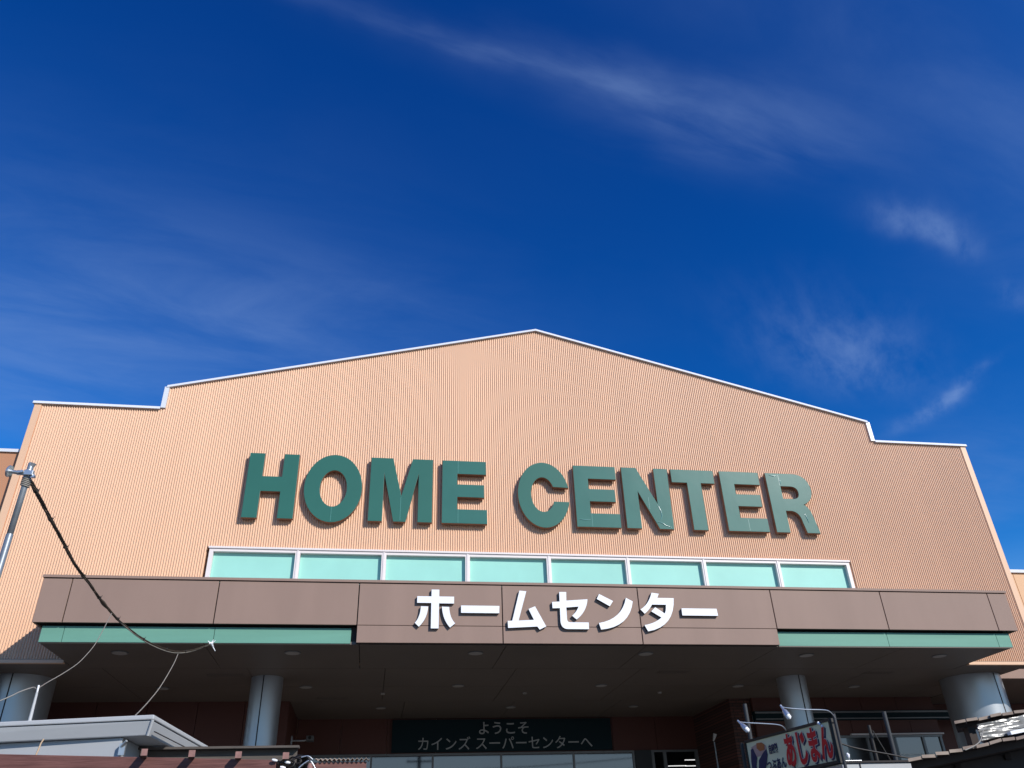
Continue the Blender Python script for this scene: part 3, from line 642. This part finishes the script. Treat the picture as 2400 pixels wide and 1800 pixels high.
g1 = P(250, 1752, 8.75); g2 = P(697, 1755, 8.75)
vbar(Vector((g1.x, 8.75, g2.z)), g2, 0.125, 0.05, 'rear_beam', 'greywood', PG)
mb = MB().bar(Vector((g1.x, 8.72, g2.z+0.012)), Vector((g2.x+0.02, 8.72, g2.z+0.012)), 0.10, 0.02); mb.build('beam_cap', 'greywood', PG)
for px, py in ((338, 1763), (450, 1766), (559, 1769), (670, 1771)):
    a = P(px, py, yb-0.16); b = Vector((a.x*8.72/a.y*0.985, 8.70, a.z+0.02))
    r_ = MB().bar(a, b, 0.044, 0.044).build('rafter', 'greywood', PG)
    MB().bar(a+Vector((0, -0.004, 0)), a+Vector((0, 0.0, 0)), 0.046, 0.046).build('end_grain', 'endgrain', r_)
for px in (60, 600):
    a = P(px, 1800, yb+0.05); MB().box(a.x-0.05, yb+0.10, 0, a.x+0.05, yb+0.20, Z(0.85)-0.15).build('post', 'redwood', PG)

# string of lamps and coiled cable by the pergola end
SL = thing('coiled_string_cable', P(680, 1785, 7.0), 'tangle of dark cable loops with white clips at the pergola beam end', 'cable')
mb = MB(); random.seed(3)
for c0, r_, n_ in (((690, 1783), 15, 2), ((705, 1782), 20, 2), ((672, 1790), 18, 1)):
    pts = [P(c0[0]+r_*math.cos(t)+random.uniform(-2, 2), c0[1]+r_*0.55*math.sin(t)+random.uniform(-1.5, 1.5), 7.0+0.08*math.sin(t*0.7)) for t in [k*math.pi/5 for k in range(int(10*n_)+3)]]
    mb.tube(smooth(pts, 3), 0.0055, 6)
mb.tube(smooth([P(x, y, 6.98) for x, y in ((640, 1780), (655, 1786), (676, 1789), (695, 1776), (715, 1773), (727, 1780), (712, 1792), (700, 1806))], 4), 0.007, 6)
mb.build('cable_loop', 'black', SL)
MB().tube(smooth([P(x, y, 6.93) for x, y in ((700, 1800), (712, 1790), (727, 1783), (738, 1800), (742, 1812))], 4), 0.006, 6).tube(smooth([P(x, y, 6.95) for x, y in ((706, 1775), (722, 1772), (733, 1780))], 4), 0.005, 6).build('pale_lead', 'steel', SL)
for x, y in ((644, 1782), (674, 1787), (663, 1799)):
    a = P(x, y, 6.93); MB().tube([a+Vector((-0.02, 0, 0.005)), a, a+Vector((0.02, 0, -0.004))], [0.007, 0.011, 0.007], 8).build('white_clip', 'kana', SL)
a = P(726, 1797, 6.93); MB().tube([a+Vector((0, 0, -0.04)), a, a+Vector((0, 0, 0.025))], [0.018, 0.022, 0.012], 10).build('lamp_socket', 'endgrain', SL)

# small wooden-edged stall roof just right of the pergola
SR = thing('small_stall', (-1.0, 10.2, 0), 'small stall roof of thin corrugated sheet with dark edge beam, right of the coiled cable', 'stall')
a = P(738, 1781, 9.6); b = P(866, 1778, 9.6); zz = (a.z+b.z)/2
mb = MB(); k = 48
V = []
for i in range(k+1):
    x = a.x+(b.x-a.x)*i/k; o_ = 0.012*math.sin(i*math.pi/2)
    V += [(x, 9.58, zz+o_), (x, 10.6, zz+0.10+o_), (x, 9.58, zz+o_-0.006), (x, 10.6, zz+0.10+o_-0.006)]
mb.mesh(V, [(4*i, 4*i+4, 4*i+5, 4*i+1) for i in range(k)]+[(4*i+2, 4*i+3, 4*i+7, 4*i+6) for i in range(k)]+[(4*i, 4*i+2, 4*i+6, 4*i+4) for i in range(k)])
mb.build('corrugated_sheet', 'board', SR)
MB().box(a.x-0.02, 9.62, zz-0.13, b.x-0.03, 9.70, zz-0.025).build('edge_beam', 'redwood', SR)
MB().box(a.x+0.1, 9.7, 0, a.x+0.18, 9.78, zz-0.03).box(b.x-0.18, 9.7, 0, b.x-0.1, 9.78, zz-0.03).build('post', 'greywood', SR)

# ------------------------------------------------------------------ spotlight standing in front of the porch
SP = thing('post_spotlight', (P(1672, 1725, 19.5).x, 19.5, 0.12), 'small white spotlight head on a thin post, left of the dumpling sign', 'lamp')
a = P(1672, 1726, 19.5)
MB().tube([(a.x, 19.5, 0.12), (a.x, 19.5, a.z-0.12)], 0.018, 8).build('post', 'grey', SP)
MB().tube([a+Vector((-0.02, 0, -0.10)), a+Vector((0.0, -0.03, -0.04)), a+Vector((0.03, -0.05, 0.05))], [0.015, 0.03, 0.045], 12).build('lamp_head', 'lamp', SP)

# ------------------------------------------------------------------ stall sign, lower right
DL, DR = 9.6, 8.05
sL = P(1748, 1742, DL); sR = P(1943, 1685, DR); sLb = P(1765, 1830, DL)
SU = Vector((sR.x-sL.x, sR.y-sL.y, 0)); SW = SU.length; SU.normalize(); SV = ZU; SN = SU.cross(SV)
ztop = (sL.z+sR.z)/2; zbot = P(1970, 1782, DR).z-0.01; SH = ztop-zbot
SO = Vector((sL.x, sL.y, zbot))
SG = thing('stall_sign', (sL.x, sL.y, 0), 'cream stall signboard with red brush hiragana in a black frame', 'sign')
def sg(u, v, w=0): return SO+SU*u+SV*v+SN*w
def sbox(u0, v0, w0, u1, v1, w1, mb=None):
    mb = mb or MB(); return mb.prism([sg(u0, v0, w0), sg(u1, v0, w0), sg(u1, v0, w1), sg(u0, v0, w1)], [sg(u0, v1, w0), sg(u1, v1, w0), sg(u1, v1, w1), sg(u0, v1, w1)])
sbox(0.011, 0.011, -0.06, SW-0.011, SH-0.011, 0.0).build('sign_face', 'signface', SG)
mb = sbox(-0.008, -0.012, -0.07, SW+0.008, 0.010, 0.012); sbox(-0.008, SH-0.010, -0.07, SW+0.008, SH+0.016, 0.012, mb); sbox(-0.008, 0.0105, -0.07, 0.010, SH-0.0105, 0.012, mb); sbox(SW-0.010, 0.0105, -0.07, SW+0.008, SH-0.0105, 0.012, mb)
mb.build('frame', 'black', SG)
def suv(px, py):
    d = RGT*(px-1200)/FPX - UPV*(py-900)/FPX + FWD; c0 = Vector((0, 0, EYE)); t = (SO-c0).dot(SN)/d.dot(SN); q = c0+d*t-SO; return q.dot(SU), q.dot(SV)
# red brush lettering with pale outline and shadow
ub, vb = suv(1846, 1787); ue, ve = suv(1958, 1765)
fs = SH*0.93; wd_ = ue-ub
for nm, m, bo, w_, dx, dy in (('letter_shadow', 'signink', 0.017, 0.004, 0.016, -0.016), ('letter_outline', 'signwhite', 0.019, 0.007, 0, 0), ('lettering', 'signred', 0.012, 0.011, 0, 0)):
    text(nm, 'あじまん', sg(ub+dx, SH*0.16+dy, w_), fs, SU, SV, m, SG, depth=0.002, bold=bo, sx=wd_/(fs*4.0))
ua, va = suv(1803, 1762); uz, vz = suv(1824, 1755)
text('lettering', '自家製', sg(ua, SH*0.55, 0.006), SH*0.26, SU, SV, 'signink', SG, depth=0.003, bold=0.003, sx=(uz-ua)/(SH*0.26*3)*1.0)
ua, va = suv(1797, 1785); uz, vz = suv(1843, 1782)
text('lettering', 'つぶあん', sg(ua, SH*0.13, 0.006), SH*0.30, SU, SV, 'signink', SG, depth=0.003, bold=0.003, sx=(uz-ua)/(SH*0.30*4))
# printed picture at the sign's left: dark figure shape with orange and pink patches
def patch(uvs, w_, m, nm='printed_picture'):
    MB().prism([sg(*suv(x, y), w_) for x, y in uvs], [sg(*suv(x, y), w_+0.002) for x, y in uvs]).build(nm, m, SG)
patch([(1761, 1752), (1772, 1745), (1786, 1741), (1796, 1748), (1798, 1760), (1788, 1770), (1776, 1774), (1765, 1768)], 0.003, 'pinkp')
patch([(1774, 1742), (1786, 1740), (1793, 1745), (1793, 1757), (1783, 1761), (1775, 1754)], 0.007, 'orange')
patch([(1761, 1757), (1766, 1754), (1770, 1764), (1776, 1776), (1774, 1795), (1778, 1815), (1766, 1812), (1762, 1785)], 0.006, 'signink')
patch([(1790, 1764), (1797, 1756), (1800, 1768), (1798, 1790), (1794, 1812), (1780, 1812), (1780, 1782)], 0.006, 'signink')
# posts
a = P(1953, 1690, 8.0)
MB().tube([(a.x+0.02, 8.0, 0), (a.x+0.02, 8.0, ztop+0.05)], 0.016, 10).build('post', 'darkpaint', SG)
MB().tube([(sL.x-0.03, sL.y+0.05, 0), (sL.x-0.03, sL.y+0.05, ztop)], 0.022, 10).build('post', 'black', SG)
t_ = P(1745, 1650, 12.0); o = MB().tube([(t_.x, 12.0, 0), (t_.x, 12.0, t_.z)], 0.03, 10).build('slim_post', 'darkpaint', org=(t_.x, 12.0, 0)); tag(o, 'slim grey post standing behind the left end of the stall sign', 'post')
# three arm lamps over the sign
def armlamp(pts, d0, d1, head, dh, bulb, label):
    Lp = thing('sign_lamp', P(*pts[-1], d1), label, 'lamp', 'arm lamps on the stall sign')
    q = smooth([P(x, y, dpt(i, len(pts), d0, d1)) for i, (x, y) in enumerate(pts)], 5)
    MB().tube(q, 0.006, 8).build('arm', 'steel', Lp)
    e_ = q[0]; h = P(*head, dh); d = (h-e_).normalized()
    MB().tube([e_-d*0.02, e_+d*0.03, h-d*0.02, h+d*0.03], [0.009, 0.012, 0.022, 0.030], 14).build('lamp_shade', 'steel', Lp)
    MB().tube([h+d*0.028, h+d*0.055, h+d*0.07], [0.024, 0.025, 0.008], 14).build('bulb', 'kana', Lp)
armlamp([(1832, 1657), (1850, 1660), (1890, 1663), (1930, 1664), (1944, 1668), (1955, 1680), (1958, 1694)], 7.6, 8.05, (1841, 1670), 7.58, 1, 'upper arm lamp reaching out from the right top corner of the stall sign')
armlamp([(1732, 1692), (1750, 1694), (1790, 1696), (1825, 1699), (1838, 1706), (1844, 1716)], 8.3, 8.8, (1743, 1703), 8.27, 1, 'lower arm lamp reaching out left from the middle of the stall sign')
a = P(1917, 1694, 8.2)
q_ = thing('sign_lamp', a, 'tiny lamp clipped to the top edge of the stall sign', 'lamp', None)
MB().tube([a+Vector((0, 0, 0.0)), a+Vector((0.01, -0.02, -0.02))], [0.016, 0.012], 10).build('lamp_shade', 'kana', q_)
MB().tube([a+Vector((0.016, -0.03, -0.03)), a+Vector((0.022, -0.04, -0.045))], [0.012, 0.014], 10).build('bulb', 'kana', q_)

# ------------------------------------------------------------------ frame of dark posts and grey awning beside the sign
AW = thing('grey_awning_stall', (P(2055, 1795, 9.3).x, 9.6, 0), 'pale grey flat awning roof just right of the stall sign post', 'stall')
a = P(1973, 1789, 9.3); b = P(2140, 1790, 9.3); zz = a.z
MB().box(a.x, 9.3, zz-0.16, b.x, 11.2, zz).build('awning_roof', 'kiosk', AW, bevel=0.01)
MB().box(a.x-0.02, 9.28, zz+0.001, b.x+0.02, 11.2, zz+0.02).build('awning_rim', 'dark', AW)
m1 = P(2016, 1792, 9.3).x; MB().box(m1-0.01, 9.29, zz-0.159, m1, 9.299, zz-0.004).build('panel_joint', 'dark', AW)
MB().box(a.x+0.2, 9.5, 0, b.x-0.2, 11.0, zz-0.17).build('stall_body', 'kiosk2', AW)
PF = thing('dark_post_frame', (P(2060, 1790, 9.9).x, 9.9, 0), 'slim dark posts with a diagonal brace behind the grey awning', 'frame')
for x0_, x1_, y0_, rr in ((2036, 2060, 1700, 0.020), (2071, 2100, 1668, 0.026)):
    t_ = P(x0_, y0_, 9.9); MB().tube([(t_.x, 9.9, 0), (t_.x, 9.9, t_.z)], rr, 10).build('post', 'black' if rr < .025 else 'darkpaint', PF)
MB().tube([P(2045, 1712, 9.85), P(2098, 1800, 9.85)], 0.007, 6).build('brace', 'black', PF)
line('sagging_cord', [(1972, 1743), (2000, 1752), (2040, 1760), (2085, 1768), (2115, 1774), (2136, 1777)], 8.05, 8.0, 0.008, 'black', 'dark cord sagging from the sign post to the shingle roof', 'cord')
a = P(1989, 1776, 9.35)
BL = thing('small_bulb_lamp', (a.x, a.y, zz+0.02), 'tiny white bulb fixture standing on the grey awning roof', 'lamp')
MB().tube([Vector((a.x, a.y, zz+0.021)), Vector((a.x, a.y, a.z))], 0.006, 6).tube([Vector((a.x-0.1, a.y, zz+0.03)), Vector((a.x+0.15, a.y, zz+0.03))], 0.007, 6).build('stem', 'steel', BL)
MB().tube([a, a+Vector((0, 0, 0.03)), a+Vector((-0.01, 0, 0.05))], [0.012, 0.02, 0.008], 10).build('bulb', 'kana', BL)

# ------------------------------------------------------------------ shingle roofs, lower right
def shingle_roof(name, e0, e1, depth, thick, label, nb, seed, lip, posts=(0.1, 0.5, 0.9)):
    rnd = random.Random(seed); e0 = Vector(e0); e1 = Vector(e1); d = (e1-e0); ln = d.length; d.normalize(); s = Vector((0.74, 1, 0)).normalized()
    T = thing(name, (e0.x+1, (e0.y+e1.y)/2, 0), label, 'roof')
    MB().prism([e0+s*0.22-ZU*thick, e1+s*0.22-ZU*thick, e1+s*depth+ZU*(0.06-thick), e0+s*depth+ZU*(0.06-thick)], [e0+s*0.22-ZU*0.012, e1+s*0.22-ZU*0.012, e1+s*depth+ZU*0.05, e0+s*depth+ZU*0.05]).build('roof_deck', 'rooftop', T)
    for k in range(nb):
        a0 = e0+d*(ln*k/nb)+ZU*rnd.uniform(-lip, lip); a1 = e0+d*(ln*(k+1)/nb-0.012)+ZU*rnd.uniform(-lip, lip); o_ = s*rnd.uniform(-0.02, 0.02)
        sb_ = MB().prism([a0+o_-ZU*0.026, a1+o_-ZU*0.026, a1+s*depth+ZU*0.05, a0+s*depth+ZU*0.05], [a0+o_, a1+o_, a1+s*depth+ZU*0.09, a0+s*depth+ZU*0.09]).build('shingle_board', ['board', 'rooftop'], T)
        for f in sb_.data.polygons: f.material_index = 1 if f.normal.z < -0.5 else 0  # downward faces take the dark board colour: shade painted on the undersides
    for k in posts:
        p = e0+d*ln*k+s*0.25; MB().box(p.x-0.04, p.y-0.04, 0, p.x+0.04, p.y+0.04, p.z-thick).build('post', 'rooftop', T)
    for k in (0.25, 0.55, 0.8):
        p = e0+d*ln*k; MB().bar(p+s*0.50-ZU*(thick+0.03), p+s*depth-ZU*(thick-0.03), 0.05, 0.05).build('rafter', 'rooftop', T)
    return d, s, T
DU, DW = 7.75, 7.2
u0_ = P(2236, 1690, DU); u1_ = P(2400, 1662, DU); u1_ = u0_+(u1_-u0_)*1.7
shingle_roof('shingle_roof', u0_, u1_, 1.1, 0.05, 'upper pale shingle board roof edge crossing the big right column', 10, 5, 0.006)
l0_ = P(2128, 1778, DW); l1_ = P(2400, 1721, DW); l1_ = l0_+(l1_-l0_)*1.5
d_, s_, T_ = shingle_roof('shingle_roof', l0_, l1_, 2.4, 0.08, 'lower long shingle board roof under the plastic-wrapped box', 13, 9, 0.010, ())
c0 = l0_+s_*0.55+d_*0.12; c1 = l1_+s_*0.55-d_*0.1
MB().prism([Vector((c0.x, c0.y, 0)), Vector((c1.x, c1.y, 0)), Vector((c1.x, c1.y+1.7, 0)), Vector((c0.x, c0.y+1.7, 0))], [c0-ZU*0.075, c1-ZU*0.075, c1+Vector((0, 1.7, -0.075)), c0+Vector((0, 1.7, -0.075))]).build('dark_stall_wall', 'rooftop', T_)
# wrapped box on the lower roof
bp = P(2304, 1738, DW+0.12); tt = (bp.x-l0_.x)/(l1_.x-l0_.x); bz = l0_.z+(l1_.z-l0_.z)*tt+0.012; q0 = Vector((bp.x, bp.y, bz))
WB = thing('wrapped_box', q0, 'box wrapped in wrinkled clear plastic lying on the lower shingle roof', 'box')
bh = P(2304, 1700, DW+0.12).z-bz
bm = bmesh.new(); bmesh.ops.create_cube(bm, size=1)
bmesh.ops.subdivide_edges(bm, edges=bm.edges, cuts=9, use_grid_fill=True)
rnd = random.Random(4)
for v in bm.verts:
    v.co += Vector([rnd.uniform(-1, 1) for _ in range(3)])*0.022
    p = q0+d_*((v.co.x+0.5)*0.9)+s_*((v.co.y+0.5)*0.30+0.03)+ZU*((v.co.z+0.5)*bh+0.012)-q0
    v.co = p
me = bpy.data.meshes.new('plastic_wrap'); bm.to_mesh(me); bm.free(); me.materials.append(M_['film'])
place(me, 'plastic_wrap', WB, None, q0)
MB().bar(q0+ZU*0.0+d_*0.3-s_*0.02+ZU*0.02, q0+d_*1.1-s_*0.02+ZU*0.02, 0.05, 0.03).build('support_bar', 'kana', WB)
line('loose_strap', [(2304, 1712), (2298, 1735), (2284, 1748), (2262, 1758)], 7.28, 7.15, 0.005, 'wire', 'thin grey strap hanging from the wrapped box to the roof edge', 'strap')

# ------------------------------------------------------------------ street side behind the viewer, mirrored in the shop glass
UP = thing('utility_pole', (3.9, -25, 0), 'dark utility pole with a crossarm, mirrored in the shop glass under the welcome board', 'pole')
MB().tube([(3.9, -25, 0), (3.9, -25, 11.2)], [0.19, 0.13], 16).build('pole_shaft', 'darkpaint', UP)
MB().box(2.9, -25.06, 9.45, 4.9, -24.94, 9.57).build('crossarm', 'darkpaint', UP)
for x in (3.0, 3.9, 4.8): MB().tube([(x, -25.0, 9.575), (x, -25.0, 9.72)], [0.05, 0.03], 10).build('insulator', 'kana', UP)
for k, (z, lab) in enumerate(((9.72, 'upper power line mirrored in the shop glass'), (8.9, 'middle power line mirrored in the shop glass'), (8.1, 'lower power line mirrored in the shop glass'))):
    pts = [(x, -25.15-0.02*k, z-0.9*(1-((((x+16.1) % 40)-20)/20)**2)) for x in range(-56, 65, 2)]
    o = MB().tube(pts, 0.035, 6).build('power_line', 'black', org=(3.9, -25.15, z)); tag(o, lab, 'wire', 'power lines mirrored in the glass')
